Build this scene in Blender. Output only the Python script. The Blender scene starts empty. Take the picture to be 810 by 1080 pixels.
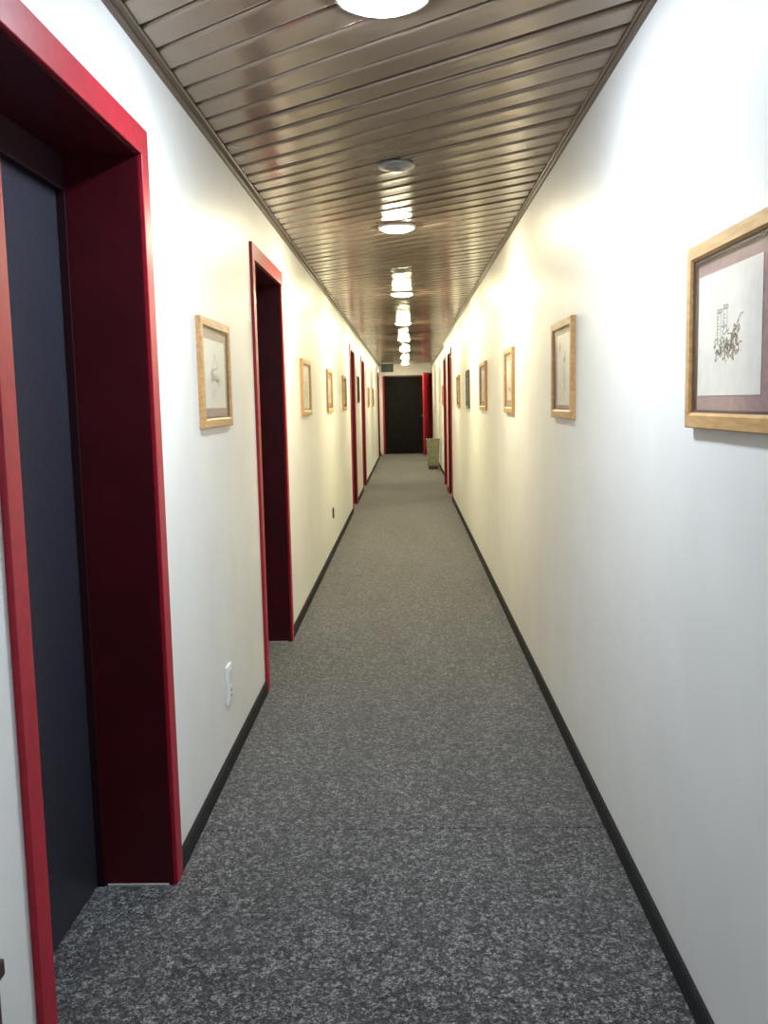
import bpy, bmesh, math, random
from mathutils import Matrix, Vector
sc = bpy.context.scene
C = sc.collection
rnd = random.Random(7)
PI = math.pi

# ---------------------------------------------------------------- dimensions (metres)
EYE = 1.42                     # camera height
XL, XR, XF = -0.7234, 0.6461, 0.71   # left wall, right wall, right wall beyond the last right door
H = 2.4305                     # ceiling height
Y0, Y1 = -2.6, 25.7            # corridor ends
JOG = 16.02
WT = 0.30                      # wall thickness

# ---------------------------------------------------------------- materials
def mat(name, color, rough=0.5, metal=0.0, spec=0.5, coat=0.0):
    m = bpy.data.materials.new(name); m.use_nodes = True
    b = m.node_tree.nodes['Principled BSDF']
    b.inputs['Base Color'].default_value = (*color, 1)
    b.inputs['Roughness'].default_value = rough
    b.inputs['Metallic'].default_value = metal
    b.inputs['Specular IOR Level'].default_value = spec
    b.inputs['Coat Weight'].default_value = coat
    return m

def nodes(m):
    return m.node_tree.nodes, m.node_tree.links, m.node_tree.nodes['Principled BSDF']

def noise_mix(m, c1, c2, scale, detail=3, lo=0.35, hi=0.65, stretch=(1, 1, 1), rough=0.5):
    n, l, b = nodes(m)
    tc = n.new('ShaderNodeTexCoord'); mp = n.new('ShaderNodeMapping')
    mp.inputs['Scale'].default_value = stretch
    l.new(tc.outputs['Object'], mp.inputs['Vector'])
    t = n.new('ShaderNodeTexNoise'); t.inputs['Scale'].default_value = scale
    t.inputs['Detail'].default_value = detail; t.inputs['Roughness'].default_value = rough
    l.new(mp.outputs['Vector'], t.inputs['Vector'])
    r = n.new('ShaderNodeValToRGB')
    r.color_ramp.elements[0].position = lo; r.color_ramp.elements[0].color = (*c1, 1)
    r.color_ramp.elements[1].position = hi; r.color_ramp.elements[1].color = (*c2, 1)
    l.new(t.outputs['Fac'], r.inputs['Fac']); l.new(r.outputs['Color'], b.inputs['Base Color'])
    return t, r, mp

def bump(m, src, strength, dist=0.002):
    n, l, b = nodes(m)
    bp = n.new('ShaderNodeBump'); bp.inputs['Strength'].default_value = strength
    bp.inputs['Distance'].default_value = dist
    l.new(src, bp.inputs['Height']); l.new(bp.outputs['Normal'], b.inputs['Normal'])

M = {}
M['wall'] = mat('glossy_wall_paint', (0.80, 0.80, 0.78), 0.42, spec=0.45)
t, r, _ = noise_mix(M['wall'], (0.79, 0.79, 0.775), (0.83, 0.83, 0.815), 3.0)
n, l, b = nodes(M['wall'])
t2 = n.new('ShaderNodeTexNoise'); t2.inputs['Scale'].default_value = 26; t2.inputs['Detail'].default_value = 4
tc = n.new('ShaderNodeTexCoord'); l.new(tc.outputs['Object'], t2.inputs['Vector'])
bump(M['wall'], t2.outputs['Fac'], 0.12, 0.002)

# carpet: speckled grey loop pile
M['carpet'] = mat('grey_speckled_carpet', (0.1, 0.1, 0.1), 0.95, spec=0.1)
n, l, b = nodes(M['carpet'])
tc = n.new('ShaderNodeTexCoord')
def ntex(scale, detail, rough=0.6, stretch=None):
    t = n.new('ShaderNodeTexNoise'); t.inputs['Scale'].default_value = scale
    t.inputs['Detail'].default_value = detail; t.inputs['Roughness'].default_value = rough
    if stretch:
        mp = n.new('ShaderNodeMapping'); mp.inputs['Scale'].default_value = stretch
        l.new(tc.outputs['Object'], mp.inputs['Vector']); l.new(mp.outputs['Vector'], t.inputs['Vector'])
    else:
        l.new(tc.outputs['Object'], t.inputs['Vector'])
    return t
def cells(scale):
    v = n.new('ShaderNodeTexVoronoi'); v.inputs['Scale'].default_value = scale
    l.new(tc.outputs['Object'], v.inputs['Vector'])
    sp = n.new('ShaderNodeSeparateColor'); l.new(v.outputs['Color'], sp.inputs[0])
    return sp.outputs[0]
fine = n.new('ShaderNodeMath'); fine.operation = 'MULTIPLY'; fine.inputs[1].default_value = 0.62
l.new(cells(215), fine.inputs[0])
ta = n.new('ShaderNodeMath'); ta.operation = 'MULTIPLY_ADD'; ta.inputs[1].default_value = 0.38
l.new(cells(75), ta.inputs[0]); l.new(fine.outputs[0], ta.inputs[2])
ra = n.new('ShaderNodeValToRGB')
for i, (p, c) in enumerate([(0.20, (0.002, 0.002, 0.004)), (0.46, (0.028, 0.028, 0.033)), (0.66, (0.095, 0.096, 0.104)), (0.90, (0.30, 0.30, 0.31))]):
    e = ra.color_ramp.elements[i] if i < 2 else ra.color_ramp.elements.new(p)
    e.position = p; e.color = (*c, 1)
l.new(ta.outputs[0], ra.inputs['Fac'])
tb = ntex(1.0, 3, 0.6, (2.6, 0.55, 1))          # traffic wear, long soft patches
rb = n.new('ShaderNodeValToRGB')
rb.color_ramp.elements[0].position = 0.3; rb.color_ramp.elements[0].color = (0.78, 0.78, 0.78, 1)
rb.color_ramp.elements[1].position = 0.7; rb.color_ramp.elements[1].color = (1.08, 1.08, 1.06, 1)
l.new(tb.outputs['Fac'], rb.inputs['Fac'])
mx = n.new('ShaderNodeMix'); mx.data_type = 'RGBA'; mx.blend_type = 'MULTIPLY'; mx.inputs[0].default_value = 1
l.new(ra.outputs['Color'], mx.inputs[6]); l.new(rb.outputs['Color'], mx.inputs[7])
l.new(mx.outputs[2], b.inputs['Base Color'])
b.inputs['Sheen Weight'].default_value = 0.4
b.inputs['Sheen Roughness'].default_value = 0.5
bump(M['carpet'], ta.outputs[0], 0.6, 0.004)

M['slat'] = mat('bronze_lacquered_slat', (0.20, 0.15, 0.105), 0.2, metal=0.35, spec=0.6)
noise_mix(M['slat'], (0.25, 0.19, 0.145), (0.31, 0.24, 0.185), 2.5, 3, 0.3, 0.7, (1, 1, 1))
M['dark_void'] = mat('dark_ceiling_void', (0.012, 0.010, 0.009), 0.9)
M['trim'] = mat('brown_ceiling_batten', (0.13, 0.095, 0.07), 0.5)
M['red'] = mat('red_gloss_paint', (0.36, 0.012, 0.030), 0.38, spec=0.35)
noise_mix(M['red'], (0.33, 0.010, 0.026), (0.40, 0.014, 0.034), 40, 4)
M['darkred'] = mat('dark_red_lining_paint', (0.095, 0.004, 0.012), 0.4, spec=0.35)  # darker copy of the casing red, recess shade put into the colour
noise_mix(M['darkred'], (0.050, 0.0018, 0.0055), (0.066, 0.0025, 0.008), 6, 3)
M['stop'] = mat('shadow_gap_strip', (0.018, 0.003, 0.006), 0.7, spec=0.2)  # near-black colour paints the recess shadow onto the stop
M['door'] = mat('blue_grey_door_paint', (0.045, 0.047, 0.075), 0.4)
noise_mix(M['door'], (0.012, 0.0125, 0.020), (0.030, 0.0305, 0.046), 130, 4)
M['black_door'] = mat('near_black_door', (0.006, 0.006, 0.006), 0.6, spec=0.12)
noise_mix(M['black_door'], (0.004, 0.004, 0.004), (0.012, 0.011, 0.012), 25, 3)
M['base'] = mat('charcoal_carpet_skirting', (0.028, 0.028, 0.032), 0.9, spec=0.2)
noise_mix(M['base'], (0.008, 0.008, 0.010), (0.03, 0.03, 0.034), 180, 2)
M['oak'] = mat('pale_oak', (0.52, 0.31, 0.13), 0.4)
noise_mix(M['oak'], (0.46, 0.245, 0.09), (0.60, 0.36, 0.155), 14, 4, 0.35, 0.65, (1, 6, 6))
M['oakdark'] = mat('frame_inner_slip', (0.10, 0.045, 0.045), 0.5)
M['blackframe'] = mat('dark_picture_frame', (0.05, 0.045, 0.04), 0.4)
M['mat'] = mat('mauve_mount_board', (0.36, 0.22, 0.22), 0.9)
noise_mix(M['mat'], (0.33, 0.20, 0.20), (0.40, 0.255, 0.25), 60, 3)
M['paper'] = mat('cream_paper', (0.80, 0.78, 0.72), 0.9)
noise_mix(M['paper'], (0.77, 0.75, 0.69), (0.83, 0.81, 0.75), 30, 3)
M['ink'] = mat('grey_ink', (0.26, 0.26, 0.26), 0.9)
M['white_plastic'] = mat('white_plastic', (0.78, 0.79, 0.80), 0.3)
M['hole'] = mat('black_socket_hole', (0.01, 0.01, 0.01), 0.8)
M['dark_plastic'] = mat('dark_brown_plastic', (0.04, 0.035, 0.03), 0.4)
M['grey_metal'] = mat('grey_painted_metal', (0.30, 0.30, 0.29), 0.35, metal=0.3)
M['chrome'] = mat('brushed_steel', (0.6, 0.6, 0.6), 0.25, metal=1.0)
M['bin'] = mat('mottled_beige_green', (0.27, 0.28, 0.16), 0.55)
noise_mix(M['bin'], (0.13, 0.135, 0.085), (0.24, 0.245, 0.165), 22, 5)
M['wood'] = mat('dark_brown_wood', (0.035, 0.018, 0.013), 0.35)
noise_mix(M['wood'], (0.022, 0.011, 0.008), (0.055, 0.028, 0.020), 12, 5, 0.35, 0.65, (1, 1, 0.15))
M['sign'] = mat('dark_green_sign', (0.012, 0.035, 0.022), 0.35)
M['sign_panel'] = mat('green_sign_panel', (0.03, 0.085, 0.055), 0.3)
M['pale'] = mat('pale_threshold', (0.5, 0.48, 0.46), 0.5)

def glass():
    m = bpy.data.materials.new('picture_glass'); m.use_nodes = True
    n, l = m.node_tree.nodes, m.node_tree.links; n.clear()
    o = n.new('ShaderNodeOutputMaterial'); mxx = n.new('ShaderNodeMixShader')
    tr = n.new('ShaderNodeBsdfTransparent'); gl = n.new('ShaderNodeBsdfGlossy'); lw = n.new('ShaderNodeLayerWeight')
    lw.inputs['Blend'].default_value = 0.5
    pw = n.new('ShaderNodeMath'); pw.operation = 'POWER'; pw.inputs[1].default_value = 5
    fr = n.new('ShaderNodeMath'); fr.operation = 'MULTIPLY_ADD'; fr.inputs[1].default_value = 0.5; fr.inputs[2].default_value = 0.025
    l.new(lw.outputs['Facing'], pw.inputs[0]); l.new(pw.outputs[0], fr.inputs[0])
    gl.inputs['Roughness'].default_value = 0.1
    l.new(fr.outputs[0], mxx.inputs[0]); l.new(tr.outputs[0], mxx.inputs[1]); l.new(gl.outputs[0], mxx.inputs[2])
    l.new(mxx.outputs[0], o.inputs['Surface'])
    return m
M['glass'] = glass()

def emit(name, color, strength):
    m = bpy.data.materials.new(name); m.use_nodes = True
    n, l = m.node_tree.nodes, m.node_tree.links; n.clear()
    o = n.new('ShaderNodeOutputMaterial'); e = n.new('ShaderNodeEmission')
    e.inputs['Color'].default_value = (*color, 1); e.inputs['Strength'].default_value = strength
    l.new(e.outputs[0], o.inputs['Surface'])
    return m

# ---------------------------------------------------------------- mesh helpers
def box(bm, x0, x1, y0, y1, z0, z1, bev=0.0, seg=2):
    b2 = bmesh.new()
    bmesh.ops.create_cube(b2, size=1)
    for v in b2.verts:
        v.co = Vector(((x0 + x1) / 2 + v.co.x * (x1 - x0), (y0 + y1) / 2 + v.co.y * (y1 - y0), (z0 + z1) / 2 + v.co.z * (z1 - z0)))
    if bev > 0:
        bmesh.ops.bevel(b2, geom=b2.edges[:], offset=bev, segments=seg, affect='EDGES', profile=0.7)
    me = bpy.data.meshes.new('t'); b2.to_mesh(me); b2.free(); bm.from_mesh(me); bpy.data.meshes.remove(me)

def prism(bm, pts, axis, a0, a1):
    """closed polygon pts (2D) swept along axis 'x','y' or 'z' from a0 to a1"""
    def P(u, v, w):
        return {'x': (w, u, v), 'y': (u, w, v), 'z': (u, v, w)}[axis]
    A = [bm.verts.new(P(u, v, a0)) for u, v in pts]
    B = [bm.verts.new(P(u, v, a1)) for u, v in pts]
    k = len(pts)
    for i in range(k):
        bm.faces.new((A[i], A[(i + 1) % k], B[(i + 1) % k], B[i]))
    bm.faces.new(A[::-1]); bm.faces.new(B)

def lathe(bm, prof, seg=48, c=(0, 0, 0)):
    """profile [(r,z)...] round Z"""
    rings = []
    for r_, z in prof:
        if r_ < 1e-6:
            rings.append([bm.verts.new((c[0], c[1], c[2] + z))])
        else:
            rings.append([bm.verts.new((c[0] + r_ * math.cos(2 * PI * i / seg), c[1] + r_ * math.sin(2 * PI * i / seg), c[2] + z)) for i in range(seg)])
    for a, b_ in zip(rings, rings[1:]):
        for i in range(seg):
            j = (i + 1) % seg
            if len(a) == 1 and len(b_) == 1: continue
            if len(a) == 1: bm.faces.new((a[0], b_[j], b_[i]))
            elif len(b_) == 1: bm.faces.new((a[i], a[j], b_[0]))
            else: bm.faces.new((a[i], a[j], b_[j], b_[i]))

def tube(bm, pts, r_, seg=10):
    pts = [Vector(p) for p in pts]; rings = []
    for i, p in enumerate(pts):
        d = (pts[min(i + 1, len(pts) - 1)] - pts[max(i - 1, 0)]).normalized()
        s = d.orthogonal().normalized(); u = d.cross(s)
        rings.append([bm.verts.new(p + (s * math.cos(2 * PI * k / seg) + u * math.sin(2 * PI * k / seg)) * r_) for k in range(seg)])
    for a, b_ in zip(rings, rings[1:]):
        for i in range(seg):
            bm.faces.new((a[i], a[(i + 1) % seg], b_[(i + 1) % seg], b_[i]))
    bm.faces.new(rings[0][::-1]); bm.faces.new(rings[-1])

def obj(name, bm, m, parent=None, smooth=False):
    bmesh.ops.recalc_face_normals(bm, faces=bm.faces[:])
    me = bpy.data.meshes.new(name); bm.to_mesh(me); bm.free()
    me.materials.append(m)
    if smooth:
        for f in me.polygons: f.use_smooth = True
    o = bpy.data.objects.new(name, me); C.objects.link(o)
    if parent: o.parent = parent
    return o

def tag(o, label, cat, group=None, kind=None):
    o['label'] = label; o['category'] = cat
    if group: o['group'] = group
    if kind: o['kind'] = kind
    return o

def thing(name, label, cat, loc=(0, 0, 0), rotz=0, group=None, kind=None):
    o = bpy.data.objects.new(name, None); C.objects.link(o)
    o.location = loc; o.rotation_euler = (0, 0, rotz); o.empty_display_size = 0.1
    return tag(o, label, cat, group, kind)

# ---------------------------------------------------------------- doors: (outer y0, y1) of the casings
CW, HW, TOP = 0.066, 0.076, 2.185           # casing widths (sides, head), outer top
LEFT = [(1.62, 2.68), (4.45, 5.52), (12.05, 13.12), (15.0, 16.07), (23.55, 24.62)]
RIGHT = [(13.3, 14.36), (14.93, 15.98)]

# ---------------------------------------------------------------- room shell
def wall_with_openings(bm, xa, xb, y0, y1, opens):
    cur = y0
    for a, b_ in opens:
        oa, ob = a + CW - 0.02, b_ - CW + 0.02       # structural opening
        box(bm, xa, xb, cur, oa, 0, H + 0.1)
        box(bm, xa, xb, oa, ob, TOP - HW + 0.02, H + 0.1)
        cur = ob
    box(bm, xa, xb, cur, y1, 0, H + 0.1)

bm = bmesh.new(); wall_with_openings(bm, XL - WT, XL, Y0, Y1, LEFT)
o = obj('wall_left', bm, M['wall']); tag(o, 'white glossy painted left corridor wall pierced by red doorways', 'wall', kind='structure')
bm = bmesh.new()
wall_with_openings(bm, XR, XR + WT, Y0, JOG, RIGHT)
box(bm, XF, XR + WT, JOG, Y1, 0, H + 0.1)
o = obj('wall_right', bm, M['wall']); tag(o, 'white glossy painted right corridor wall hung with pictures', 'wall', kind='structure')
DX0, DX1, DT = -0.60, 0.56, 2.13     # dark doorway in the end wall
bm = bmesh.new()
box(bm, XL - WT, DX0 - 0.05, Y1, Y1 + 0.25, 0, H + 0.1); box(bm, DX1 + 0.02, XR + WT, Y1, Y1 + 0.25, 0, H + 0.1)
box(bm, DX0 - 0.05, DX1 + 0.02, Y1, Y1 + 0.25, DT + 0.02, H + 0.1)
o = obj('wall_end', bm, M['wall']); tag(o, 'white wall at the far end around the dark doorway', 'wall', kind='structure')
bm = bmesh.new(); box(bm, XL - WT, XR + WT, Y0 - 0.2, Y0, 0, H + 0.1)
o = obj('wall_back', bm, M['wall']); tag(o, 'white corridor wall behind the viewpoint', 'wall', kind='structure')

# floor: carpet lengths with narrow seams between them, over a dark screed
bm = bmesh.new()
seams = [Y0 - 0.2, -1.4, 2.965, 14.95, Y1 + 0.3]
for a, b_ in zip(seams, seams[1:]):
    box(bm, XL - WT, XR + WT, a + 0.0016, b_ - 0.0016, -0.003, 0.0)
box(bm, XL - WT, XR + WT, seams[0], seams[-1], -0.06, -0.0029)
o = obj('floor', bm, M['carpet']); tag(o, 'grey speckled carpet floor running down the corridor', 'floor', kind='structure')

# baseboards
def base_runs(opens, y0, y1):
    cur, out = y0, []
    for a, b_ in opens:
        out.append((cur, a)); cur = b_
    out.append((cur, y1)); return out
prof = [(0, 0), (0.012, 0), (0.012, 0.052), (0.008, 0.061), (0, 0.063)]
bm = bmesh.new()
for a, b_ in base_runs(LEFT, Y0, Y1):
    prism(bm, [(XL + u, v) for u, v in prof], 'y', a, b_)
o = obj('baseboard_left', bm, M['base']); tag(o, 'charcoal skirting strip along the left wall', 'baseboard', kind='structure')
bm = bmesh.new()
for a, b_ in base_runs(RIGHT, Y0, JOG):
    prism(bm, [(XR - u, v) for u, v in prof], 'y', a, b_)
prism(bm, [(XF - u, v) for u, v in prof], 'y', JOG, Y1)
o = obj('baseboard_right', bm, M['base']); tag(o, 'charcoal skirting strip along the right wall', 'baseboard', kind='structure')

# ceiling: diagonal slats under a dark void
nx, ny = 0.625, 0.781
PITCH = 0.128
bm = bmesh.new()
k0 = int((nx * XL + ny * Y0) / PITCH) - 2; k1 = int((nx * XF + ny * Y1) / PITCH) + 2
for k in range(k0, k1):
    s = k * PITCH
    dz = rnd.uniform(-0.0018, 0.0018); tilt = rnd.uniform(-0.012, 0.012)
    gap = 0.013 if rnd.random() > 0.16 else 0.022
    w = PITCH / 2 - gap / 2
    pf = [(-w, 0.016), (-w, 0.007), (-w + 0.004, 0.002), (-w + 0.011, 0.0), (0, 0.0006), (w - 0.011, 0.0), (w - 0.004, 0.002), (w, 0.007), (w, 0.016)]
    xa = XL - 0.0
    yr = (s - nx * XR) / ny
    xb = XR if yr < JOG - 0.15 else XF
    ya = (s - nx * xa) / ny
    if ya < Y0 + 0.1 or (s + w - nx * xa) / ny > Y1 - 0.004 or (s - w - nx * xb) / ny < Y0: continue
    A, B = [], []
    for u, z in pf:
        zz = H + z + dz + u * tilt
        A.append(bm.verts.new((xa, (s + u - nx * xa) / ny, zz)))
        B.append(bm.verts.new((xb, (s + u - nx * xb) / ny, zz)))
    q = len(pf)
    for i in range(q):
        bm.faces.new((A[i], A[(i + 1) % q], B[(i + 1) % q], B[i]))
    bm.faces.new(A[::-1]); bm.faces.new(B)
ceil = obj('ceiling', bm, M['slat']); tag(ceil, 'glossy brown ceiling of diagonal slats', 'ceiling', kind='structure')
bm = bmesh.new(); box(bm, XL - WT, XR + WT, Y0 - 0.2, Y1 + 0.25, H + 0.05, H + 0.12)
obj('ceiling_void', bm, M['dark_void'], ceil)
# ceiling battens
for i, (x, sgn, a, b_, lab) in enumerate([(XL, 1, Y0, Y1, 'brown batten where the ceiling meets the left wall'),
                                         (XR, -1, Y0, JOG, 'brown batten where the ceiling meets the right wall'),
                                         (XF, -1, JOG, Y1, 'brown batten above the far stretch of the right wall')]):
    bm = bmesh.new()
    tw = 0.030 if sgn > 0 else 0.016
    prism(bm, [(x, H - 0.026), (x + sgn * 0.008, H - 0.026), (x + sgn * 0.010, H - 0.010), (x + sgn * tw, H - 0.010), (x + sgn * (tw + 0.002), H - 0.003), (x, H - 0.003)], 'y', a, b_)
    o = obj('trim_%d' % (i + 1), bm, M['trim']); tag(o, lab, 'trim', kind='structure')

# ---------------------------------------------------------------- side doorways
def side_door(num, side, a, b_, label):
    """built in local coordinates: x = into the wall (recess), y along the corridor, then placed"""
    x = XL if side == 'L' else XR
    sg = -1 if side == 'L' else 1                   # direction into the wall
    root = thing('door_%d' % num, label, 'door', (x, (a + b_) / 2, 0), 0, kind='structure')
    hw = (b_ - a) / 2
    def X(u0, u1):
        p, q = sg * u0, sg * u1
        return (min(p, q), max(p, q))
    CT = 0.014                                       # casing thickness in front of the wall
    bm = bmesh.new()
    for y0, y1, z0, z1 in [(-hw, -hw + CW, 0, TOP - HW + 0.001), (hw - CW, hw, 0, TOP - HW + 0.001), (-hw, hw, TOP - HW, TOP)]:
        box(bm, *X(-CT, 0.0), y0, y1, z0, z1, 0.004, 3)
    obj('door_casing', bm, M['red'], root)
    D, IT = 0.225, TOP - HW + 0.004
    iw = hw - CW + 0.004
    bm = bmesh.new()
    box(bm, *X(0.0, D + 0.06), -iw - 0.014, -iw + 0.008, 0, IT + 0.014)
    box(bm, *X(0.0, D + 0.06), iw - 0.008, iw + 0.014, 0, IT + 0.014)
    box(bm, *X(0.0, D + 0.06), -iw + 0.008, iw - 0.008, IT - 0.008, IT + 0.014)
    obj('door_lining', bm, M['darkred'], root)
    iw -= 0.008; IT -= 0.008
    bm = bmesh.new()                                  # rebate stop around the leaf, recess shadow painted in
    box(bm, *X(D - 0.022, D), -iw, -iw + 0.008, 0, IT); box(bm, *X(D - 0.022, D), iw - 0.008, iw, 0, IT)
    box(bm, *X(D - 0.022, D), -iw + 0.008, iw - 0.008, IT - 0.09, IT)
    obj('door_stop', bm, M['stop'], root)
    bm = bmesh.new()
    box(bm, *X(D + 0.001, D + 0.042), -iw + 0.003, iw - 0.003, 0.006, IT - 0.003, 0.002, 1)
    leaf = obj('door_leaf', bm, M['door'], root)
    # lever handle on the near edge of the leaf
    bm = bmesh.new()
    yh = -iw + 0.075
    box(bm, *X(D - 0.006, D + 0.0015), yh - 0.02, yh + 0.02, 0.93, 1.13, 0.002, 1)
    tube(bm, [(sg * (D - 0.004), yh, 1.06), (sg * (D - 0.045), yh, 1.06), (sg * (D - 0.05), yh + 0.006, 1.06), (sg * (D - 0.05), yh + 0.11, 1.06)], 0.009)
    obj('door_handle', bm, M['chrome'], leaf)
    bm = bmesh.new()
    box(bm, *X(0.012, D - 0.03), iw - 0.005, iw, 0.0, 0.006)
    obj('threshold_bead', bm, M['pale'], root)
    return root

DL = ['nearest doorway at left, wide red casing around a deep dark red recess with blue-grey door',
      'second red doorway on the left wall, between the house drawing and the outlet',
      'third red doorway on the left wall, beyond three pictures in a row',
      'fourth red doorway on the left, just past the narrow dark picture',
      'farthest red doorway on the left wall, beside the end of the corridor']
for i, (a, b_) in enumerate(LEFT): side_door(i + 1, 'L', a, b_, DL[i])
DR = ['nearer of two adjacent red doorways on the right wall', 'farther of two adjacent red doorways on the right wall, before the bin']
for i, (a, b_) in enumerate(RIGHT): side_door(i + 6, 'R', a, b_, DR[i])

# ---------------------------------------------------------------- end doorway
root = thing('door_8', 'black doorway at the far end of the corridor with one red leaf standing open', 'door', (0, Y1, 0), kind='structure')
bm = bmesh.new()
box(bm, DX0 - 0.045, DX0, -0.014, 0.12, 0, DT, 0.003)
box(bm, DX1, DX1 + 0.02, -0.014, 0.12, 0, DT, 0.003)
obj('door_casing', bm, M['red'], root)
bm = bmesh.new(); box(bm, DX0, DX1, 0.0, 0.12, DT - 0.02, DT + 0.02); obj('door_lining', bm, M['darkred'], root)
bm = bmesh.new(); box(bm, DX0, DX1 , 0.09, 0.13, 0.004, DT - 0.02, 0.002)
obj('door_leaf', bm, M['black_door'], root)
bm = bmesh.new()                                     # red leaf opened back along the right wall
p0, p1 = Vector((XF - 0.025, -0.03)), Vector((0.455, -0.80))
d = (p1 - p0).normalized(); nn = Vector((-d.y, d.x)) * 0.02
prism(bm, [tuple(p0 - nn), tuple(p1 - nn), tuple(p1 + nn), tuple(p0 + nn)], 'z', 0.008, 2.2)
lf = obj('door_leaf', bm, M['red'], root); lf['label'] = 'red leaf standing open'
bm = bmesh.new()
c = p1 - d * 0.07
for s in (-1, 1):
    q = c + nn.normalized() * 0.021 * s; q2 = c + nn.normalized() * 0.055 * s; q3 = q2 - d * 0.1
    tube(bm, [(q.x, q.y, 1.05), (q2.x, q2.y, 1.05), (q3.x, q3.y, 1.05)], 0.009)
obj('door_handle', bm, M['chrome'], lf)

# ---------------------------------------------------------------- pictures
def ribbon(bm, pts, w):
    for (x0, z0), (x1, z1) in zip(pts, pts[1:]):
        d = Vector((x1 - x0, z1 - z0))
        if d.length < 1e-5: continue
        n_ = Vector((-d.y, d.x)).normalized() * w * 0.85; e = d.normalized() * w / 3
        co = [(x0 - e.x + n_.x, z0 - e.y + n_.y), (x1 + e.x + n_.x, z1 + e.y + n_.y), (x1 + e.x - n_.x, z1 + e.y - n_.y), (x0 - e.x - n_.x, z0 - e.y - n_.y)]
        bm.faces.new([bm.verts.new((x, 0, z)) for x, z in co])

def scrib(bm, rg, x0, x1, z0, z1, n_, w=0.0016, hw=0.010):
    for _ in range(n_):
        x = rg.uniform(x0, x1); z = rg.uniform(z0, z1); pts = [(x, z)]
        for _ in range(4):
            x += rg.uniform(-hw, hw); z += rg.uniform(-hw, hw) * 0.8; pts.append((x, z))
        ribbon(bm, pts, w)

def tower(bm, rg, x, z0, w, h):
    ribbon(bm, [(x - w, z0), (x - w, z0 + h), (x + w, z0 + h), (x + w, z0)], 0.0016)
    for i in range(3):
        xx = x - w + i * w; ribbon(bm, [(xx, z0 + h), (xx, z0 + h + 0.007), (xx + w * 0.5, z0 + h + 0.007), (xx + w * .5, z0 + h)], 0.0016)
    for i in range(int(h / 0.006)):
        z = z0 + i * 0.006; ribbon(bm, [(x - w, z), (x - w + rg.uniform(.5, 1.3) * w, z + rg.uniform(-.002, .002))], 0.0012)

def sketch(kind, rg, W, Hh):
    bm = bmesh.new()
    if kind == 'castle':
        tower(bm, rg, -0.048, -0.022, 0.011, 0.062); tower(bm, rg, -0.012, 0.010, 0.011, 0.036)
        ribbon(bm, [(-0.036, 0.012), (-0.004, 0.012), (0.004, -0.004), (0.03, -0.006), (0.042, 0.012), (0.055, 0.0), (0.062, -0.02)], 0.0016)
        scrib(bm, rg, -0.07, 0.07, -0.052, -0.018, 55); scrib(bm, rg, -0.03, 0.06, -0.03, 0.0, 18)
        scrib(bm, rg, 0.035, 0.07, -0.02, 0.018, 12)
    elif kind == 'house':
        ribbon(bm, [(-0.05, 0.02), (0.0, 0.075), (0.06, 0.028), (-0.05, 0.012)], 0.002)
        ribbon(bm, [(0.0, 0.075), (0.02, 0.03)], 0.0016)
        ribbon(bm, [(-0.045, 0.012), (-0.045, -0.02), (0.05, -0.02), (0.05, 0.022)], 0.0018)
        scrib(bm, rg, -0.075, -0.02, -0.03, 0.012, 26); scrib(bm, rg, 0.0, 0.07, -0.03, -0.012, 16)
        scrib(bm, rg, -0.05, 0.0, -0.09, -0.05, 10, 0.001)
    elif kind == 'figure':
        ribbon(bm, [(0.02, 0.09), (0.035, 0.07), (0.03, 0.03), (0.045, -0.03), (0.035, -0.09)], 0.002)
        ribbon(bm, [(-0.01, 0.05), (0.03, 0.03), (0.06, 0.04)], 0.0016)
        scrib(bm, rg, 0.0, 0.05, -0.09, 0.06, 30)
        scrib(bm, rg, -0.09, -0.07, 0.08, 0.11, 16)
    elif kind == 'trees':
        for x in (-0.06, -0.01, 0.05):
            ribbon(bm, [(x, -0.06), (x + 0.003, 0.02)], 0.003); scrib(bm, rg, x - 0.02, x + 0.02, 0.01, 0.07, 24)
        ribbon(bm, [(-0.1, -0.06), (0.1, -0.055)], 0.0016); scrib(bm, rg, -0.1, 0.1, -0.07, -0.055, 20)
    elif kind == 'church':
        ribbon(bm, [(-0.02, -0.05), (-0.02, 0.03), (0.0, 0.09), (0.02, 0.03), (0.02, -0.05)], 0.0018)
        ribbon(bm, [(0.02, 0.01), (0.08, 0.01), (0.09, -0.015), (0.09, -0.05), (-0.09, -0.05)], 0.0018)
        scrib(bm, rg, -0.09, 0.09, -0.07, -0.045, 34); scrib(bm, rg, 0.02, 0.085, -0.015, 0.01, 12)
    else:
        ribbon(bm, [(-0.1, -0.02), (-0.05, 0.05), (-0.02, 0.01), (0.03, 0.07), (0.1, -0.01)], 0.002)
        scrib(bm, rg, -0.09, 0.09, -0.06, -0.02, 34); scrib(bm, rg, -0.02, 0.05, 0.0, 0.05, 14)
    return bm

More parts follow.
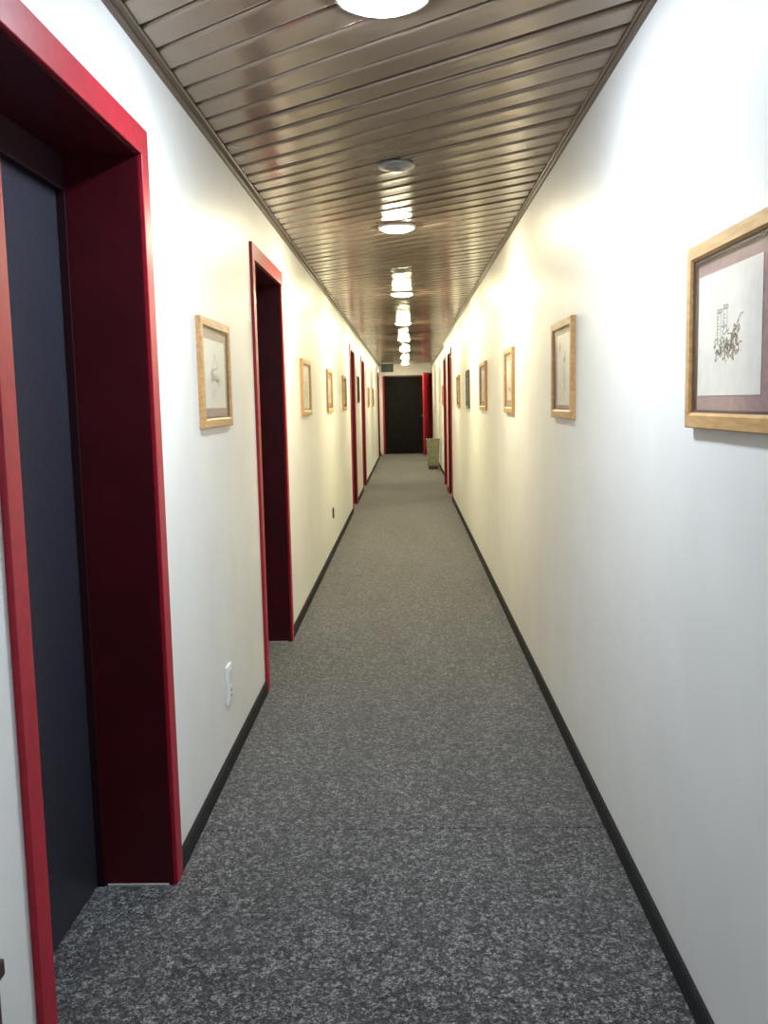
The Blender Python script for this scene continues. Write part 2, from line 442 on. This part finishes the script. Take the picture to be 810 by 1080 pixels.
def picture(side, ynear, zc, label, kind, W=0.50, Hh=0.392, paper=(0.36, 0.255), poff=0.0, frame='oak', fw=0.034, seed=1, caption=False, x=None):
    if side == 'L':
        root = thing('framed_picture', label, 'picture', (XL, ynear + W / 2, zc), PI / 2, 'framed drawings on the corridor walls')
    else:
        root = thing('framed_picture', label, 'picture', (XR if x is None else x, ynear + W / 2, zc), -PI / 2, 'framed drawings on the corridor walls')
    # local: x along the wall, -y out of the wall, z up
    bm = bmesh.new(); w, h = W / 2, Hh / 2
    D = 0.020
    ring = [(0, 0), (0.0, -D + 0.003), (0.003, -D), (fw - 0.006, -D), (fw, -D + 0.005), (fw, -0.004), (fw, 0)]   # (inset, y)
    loops = []
    for ins, yy in ring:
        loops.append([bm.verts.new((sx * (w - ins), yy, sz * (h - ins))) for sx, sz in ((-1, -1), (1, -1), (1, 1), (-1, 1))])
    for i in range(len(ring)):
        A, B = loops[i], loops[(i + 1) % len(ring)]
        for k in range(4):
            bm.faces.new((A[k], A[(k + 1) % 4], B[(k + 1) % 4], B[k]))
    obj('picture_frame', bm, M[frame], root)
    iw, ih = w - fw, h - fw
    bm = bmesh.new()
    sl = 0.006
    for x0, x1, z0, z1 in [(-iw, iw, -ih, -ih + sl), (-iw, iw, ih - sl, ih), (-iw, -iw + sl, -ih + sl, ih - sl), (iw - sl, iw, -ih + sl, ih - sl)]:
        box(bm, x0, x1, -0.0125, -0.0045, z0, z1)
    obj('inner_slip', bm, M['oakdark'], root)
    bm = bmesh.new(); box(bm, -iw + sl, iw - sl, -0.0055, -0.001, -ih + sl, ih - sl); obj('mount_board', bm, M['mat'], root)
    pw, ph = paper
    bm = bmesh.new(); box(bm, poff - pw / 2, poff + pw / 2, -0.0068, -0.0055, -ph / 2, ph / 2); pp = obj('drawing_paper', bm, M['paper'], root)
    bm = sketch(kind, random.Random(seed), pw, ph)
    for v in bm.verts: v.co = Vector((v.co.x + poff, -0.0072, v.co.z))
    obj('ink_drawing', bm, M['ink'], pp)
    if caption:
        bm = bmesh.new(); box(bm, poff - pw / 2 + 0.02, poff - pw / 2 + 0.12, -0.0066, -0.0055, -ph / 2 - 0.014, -ph / 2 - 0.005); obj('caption_strip', bm, M['ink'], root)
    bm = bmesh.new(); box(bm, -iw + 0.001, iw - 0.001, -0.0135, -0.0125, -ih + 0.001, ih - 0.001); obj('glass_pane', bm, M['glass'], root)
    return root

ZP = 1.538
picture('R', 1.585, 1.546, 'nearest picture at right, ink sketch of a two-towered castle in pale oak frame', 'castle', W=0.535, paper=(0.365, 0.252), poff=-0.035, seed=3)
picture('R', 3.58, ZP, 'second picture along the right wall, pale oak frame with tall figure-like sketch', 'figure', W=0.49, paper=(0.30, 0.285), seed=5)
picture('R', 5.57, ZP, 'third picture along the right wall, beside the bright glow of a ceiling lamp', 'church', W=0.47, paper=(0.28, 0.24), seed=8)
picture('R', 7.46, ZP, 'fourth picture along the right wall, brown frame nearer the narrow dark one', 'trees', W=0.60, paper=(0.36, 0.25), seed=9)
picture('R', 9.50, ZP, 'narrow dark-framed picture on the right wall, fifth from the front', 'hills', W=0.36, paper=(0.22, 0.25), frame='blackframe', fw=0.022, seed=10)
picture('R', 11.18, ZP, 'sixth picture along the right wall, last one before the red doorways', 'house', W=0.56, paper=(0.36, 0.25), seed=11)
picture('R', 17.6, 1.53, 'picture on the right wall beyond the red doorways, above the bin', 'trees', W=0.62, paper=(0.36, 0.25), seed=12, x=XF)
picture('L', 3.24, ZP, 'nearest picture on the left wall, pencil sketch of a gabled house in pale oak', 'house', W=0.53, paper=(0.385, 0.25), seed=21, caption=True)
picture('L', 6.40, ZP, 'first picture beyond the second left doorway, pale frame with wide white paper', 'hills', W=0.56, paper=(0.42, 0.29), seed=22)
picture('L', 8.46, ZP, 'middle of three pictures between the second and third left doorways', 'church', W=0.56, paper=(0.30, 0.22), seed=23)
picture('L', 10.55, ZP, 'last of three pictures before the third left doorway', 'trees', W=0.56, paper=(0.34, 0.25), seed=24)
picture('L', 13.85, 1.62, 'narrow dark-framed picture between the third and fourth left doorways', 'figure', W=0.40, paper=(0.24, 0.25), frame='blackframe', fw=0.022, seed=25)
picture('L', 17.5, 1.53, 'first picture beyond the fourth left doorway', 'house', W=0.62, paper=(0.36, 0.25), seed=26)
picture('L', 19.9, 1.53, 'farthest picture on the left wall, near the end doorway', 'castle', W=0.62, paper=(0.36, 0.25), seed=27)

# ---------------------------------------------------------------- wall outlets
def outlet(y, z, w, h, m, label, nm):
    root = thing('wall_outlet', label, 'outlet', (XL, y, z), PI / 2)
    bm = bmesh.new(); box(bm, -w / 2, w / 2, -0.011, 0, -h / 2, h / 2, 0.004, 3); obj('cover_plate', bm, m, root)
    bm = bmesh.new(); box(bm, -w * .34, w * .34, -0.0135, -0.0105, -h * .02, h * .40, 0.001, 1); obj('blank_insert', bm, m, root)
    bm = bmesh.new(); box(bm, -w * .34, w * .34, -0.0135, -0.0105, -h * .42, -h * .06, 0.001, 1); so = obj('socket', bm, m, root)
    for zz in (-h * .17, -h * .31):
        bm = bmesh.new(); lathe(bm, [(0, 0), (0.0045, 0), (0.0045, 0.004), (0, 0.004)], 16)
        for v in bm.verts: v.co = Vector((v.co.x, -0.0105 - v.co.z, v.co.y + zz))
        obj('pin_hole', bm, M['hole'], so)
outlet(3.535, 0.335, 0.085, 0.150, M['white_plastic'], 'white outlet plate low on left wall under the house drawing', 0)
outlet(8.81, 0.382, 0.060, 0.100, M['dark_plastic'], 'small dark outlet low on left wall beyond the second doorway', 1)

# ---------------------------------------------------------------- ceiling lamps and unlit round fittings
cool, mid, warm = (0.80, 0.91, 1.0), (1.0, 0.90, 0.62), (1.0, 0.90, 0.56)
LAMPS = [(2.43, -0.04, cool, 300, 0.105), (-0.7, -0.04, cool, 190, 0.092), (5.5, -0.036, mid, 430, 0.092), (8.8, -0.022, warm, 450, 0.092), (12.0, -0.022, warm, 450, 0.092),  # second entry: unseen lamp added to brighten the near walls
         (15.05, -0.02, warm, 450, 0.092), (18.05, -0.012, warm, 450, 0.092), (21.3, -0.012, warm, 370, 0.092), (24.4, -0.012, warm, 370, 0.092)]
LL = ['nearest and brightest ceiling lamp, cool white dome overhead at the top edge', 'round ceiling lamp behind the viewpoint, out of the picture', 'second ceiling lamp from the front, round white dome',
      'third ceiling lamp from the front, warm white dome', 'fourth ceiling lamp from the front, warm white dome', 'fifth ceiling lamp from the front, warm white dome',
      'sixth ceiling lamp from the front, small in the distance', 'seventh ceiling lamp, second from the far end', 'last ceiling lamp, in front of the dark end doorway']
for i, (y, x, col, st, r_) in enumerate(LAMPS):
    root = thing('ceiling_lamp', LL[i], 'lamp', (x, y, H), 0, 'round lamps along the ceiling')
    bm = bmesh.new(); lathe(bm, [(0, -0.001), (r_ + 0.012, -0.001), (r_ + 0.016, -0.005), (r_ + 0.013, -0.016), (r_ + 0.001, -0.018), (r_ + 0.001, -0.013), (0, -0.013)], 48)
    obj('lamp_base', bm, M['white_plastic'], root, True)
    bm = bmesh.new()
    pr = [(r_ * math.cos(t_ * PI / 2 / 10), -0.014 - 0.024 * math.sin(t_ * PI / 2 / 10)) for t_ in range(11)]
    pr[-1] = (0, pr[-1][1]); lathe(bm, [(0, -0.014)] + pr, 48)
    obj('glass_dome', bm, emit('lamp_glow_%d' % i, col, st), root, True)
for y, x, lab in [(4.11, -0.024, 'unlit round ceiling fitting between the first two lamps'), (7.27, -0.022, 'unlit round ceiling fitting between second and third lamps')]:
    root = thing('smoke_detector', lab, 'detector', (x, y, H), 0)
    bm = bmesh.new(); lathe(bm, [(0, -0.001), (0.078, -0.001), (0.080, -0.006), (0.076, -0.014), (0.05, -0.016), (0, -0.016)], 40); obj('mounting_ring', bm, M['grey_metal'], root, True)
    bm = bmesh.new(); lathe(bm, [(0.052, -0.0155), (0.050, -0.022), (0.030, -0.030), (0, -0.032)], 40); obj('detector_head', bm, M['grey_metal'], root, True)

# ---------------------------------------------------------------- sign, bin, cabinet
root = thing('exit_sign', 'dark green sign hanging under the ceiling at the far left', 'sign', (-0.47, 24.0, H))
bm = bmesh.new(); box(bm, -0.155, 0.155, -0.02, 0.02, -0.235, -0.035, 0.004); obj('sign_box', bm, M['sign'], root)
bm = bmesh.new(); box(bm, -0.13, 0.13, -0.0225, -0.0195, -0.205, -0.065, 0.001, 1); obj('sign_panel', bm, M['sign_panel'], root)
for s in (-0.1, 0.1):
    bm = bmesh.new(); tube(bm, [(s, 0, -0.036), (s, 0, 0.0)], 0.006); obj('hanger_rod', bm, M['grey_metal'], root)

root = thing('waste_bin', 'square beige-green bin with a dark base by the right wall, before the open red leaf', 'bin', (0.545, 19.65, 0))
def taper(bm, w0, w1, d0, d1, z0, z1):
    A = [bm.verts.new((sx * w0 / 2, sy * d0 / 2, z0)) for sx, sy in ((-1, -1), (1, -1), (1, 1), (-1, 1))]
    B = [bm.verts.new((sx * w1 / 2, sy * d1 / 2, z1)) for sx, sy in ((-1, -1), (1, -1), (1, 1), (-1, 1))]
    for k in range(4): bm.faces.new((A[k], A[(k + 1) % 4], B[(k + 1) % 4], B[k]))
    bm.faces.new(A[::-1]); bm.faces.new(B)
bm = bmesh.new(); taper(bm, 0.225, 0.275, 0.24, 0.28, 0.075, 0.625); bmesh.ops.bevel(bm, geom=bm.edges[:], offset=0.01, segments=2, affect='EDGES'); obj('bin_body', bm, M['bin'], root)
bm = bmesh.new(); box(bm, -0.10, 0.10, -0.11, 0.11, 0.0, 0.078, 0.006); obj('bin_base', bm, M['dark_plastic'], root)
bm = bmesh.new()
for x0, x1, y0, y1 in [(-0.143, 0.143, -0.145, -0.115), (-0.143, 0.143, 0.115, 0.145), (-0.143, -0.113, -0.115, 0.115), (0.113, 0.143, -0.115, 0.115)]:
    box(bm, x0, x1, y0, y1, 0.622, 0.642)
obj('bin_rim', bm, M['bin'], root)

# low dark cabinet, cut off by the lower left corner of the view
root = thing('low_cabinet', 'dark brown wooden low cabinet against the left wall, cut off at bottom left', 'cabinet', (XL, 0.88, 0))
CDp, yf, tz = 0.125, 0.37, 0.63
bm = bmesh.new(); box(bm, 0.014, CDp - 0.02, -yf + 0.01, yf - 0.01, 0.06, tz - 0.024, 0.003); obj('cabinet_body', bm, M['wood'], root)
bm = bmesh.new(); box(bm, 0.001, CDp, -yf, yf, tz - 0.025, tz, 0.004); obj('cabinet_top', bm, M['wood'], root)
bm = bmesh.new(); box(bm, 0.016, CDp - 0.03, -yf + 0.02, yf - 0.02, 0.0, 0.062); obj('plinth', bm, M['wood'], root)
for s in (-1, 1):
    bm = bmesh.new(); a_, b_ = sorted((s * 0.004, s * (yf - 0.014))); box(bm, CDp - 0.021, CDp - 0.003, a_, b_, 0.075, tz - 0.035, 0.003)
    dr = obj('cabinet_door', bm, M['wood'], root)
    bm = bmesh.new(); lathe(bm, [(0, 0), (0.006, 0), (0.006, 0.012), (0.013, 0.018), (0.011, 0.026), (0, 0.028)], 20)
    for v in bm.verts: v.co = Vector((CDp - 0.004 + v.co.z, s * 0.05 + v.co.x, 0.36 + v.co.y))
    obj('knob', bm, M['chrome'], dr, True)

# ---------------------------------------------------------------- camera, world, view
F = Vector((-0.026193322, 0.992785078, -0.117011531)); R = Vector((0.99949197, 0.02388282, -0.02110483)); U = Vector((0.018157994, 0.117504891, 0.992906284))
cam = bpy.data.cameras.new('camera'); co = bpy.data.objects.new('camera', cam); C.objects.link(co)
co.matrix_world = Matrix(((R.x, U.x, -F.x, 0), (R.y, U.y, -F.y, 0), (R.z, U.z, -F.z, EYE), (0, 0, 0, 1)))
cam.sensor_fit = 'VERTICAL'; cam.sensor_height = 36.0; cam.lens = 978.63 * 36 / 1080; cam.clip_start = 0.02
sc.camera = co
w = bpy.data.worlds.new('world'); sc.world = w; w.use_nodes = True
w.node_tree.nodes['Background'].inputs['Color'].default_value = (0.02, 0.02, 0.022, 1)
sc.view_settings.view_transform = 'Standard'; sc.view_settings.look = 'None'
sc.view_settings.exposure = 0.15; sc.view_settings.gamma = 1.0; sc.view_settings.use_curve_mapping = False
sc.cycles.max_bounces = 10; sc.cycles.diffuse_bounces = 6; sc.cycles.glossy_bounces = 5; sc.cycles.transparent_max_bounces = 8
sc.cycles.sample_clamp_indirect = 20.0
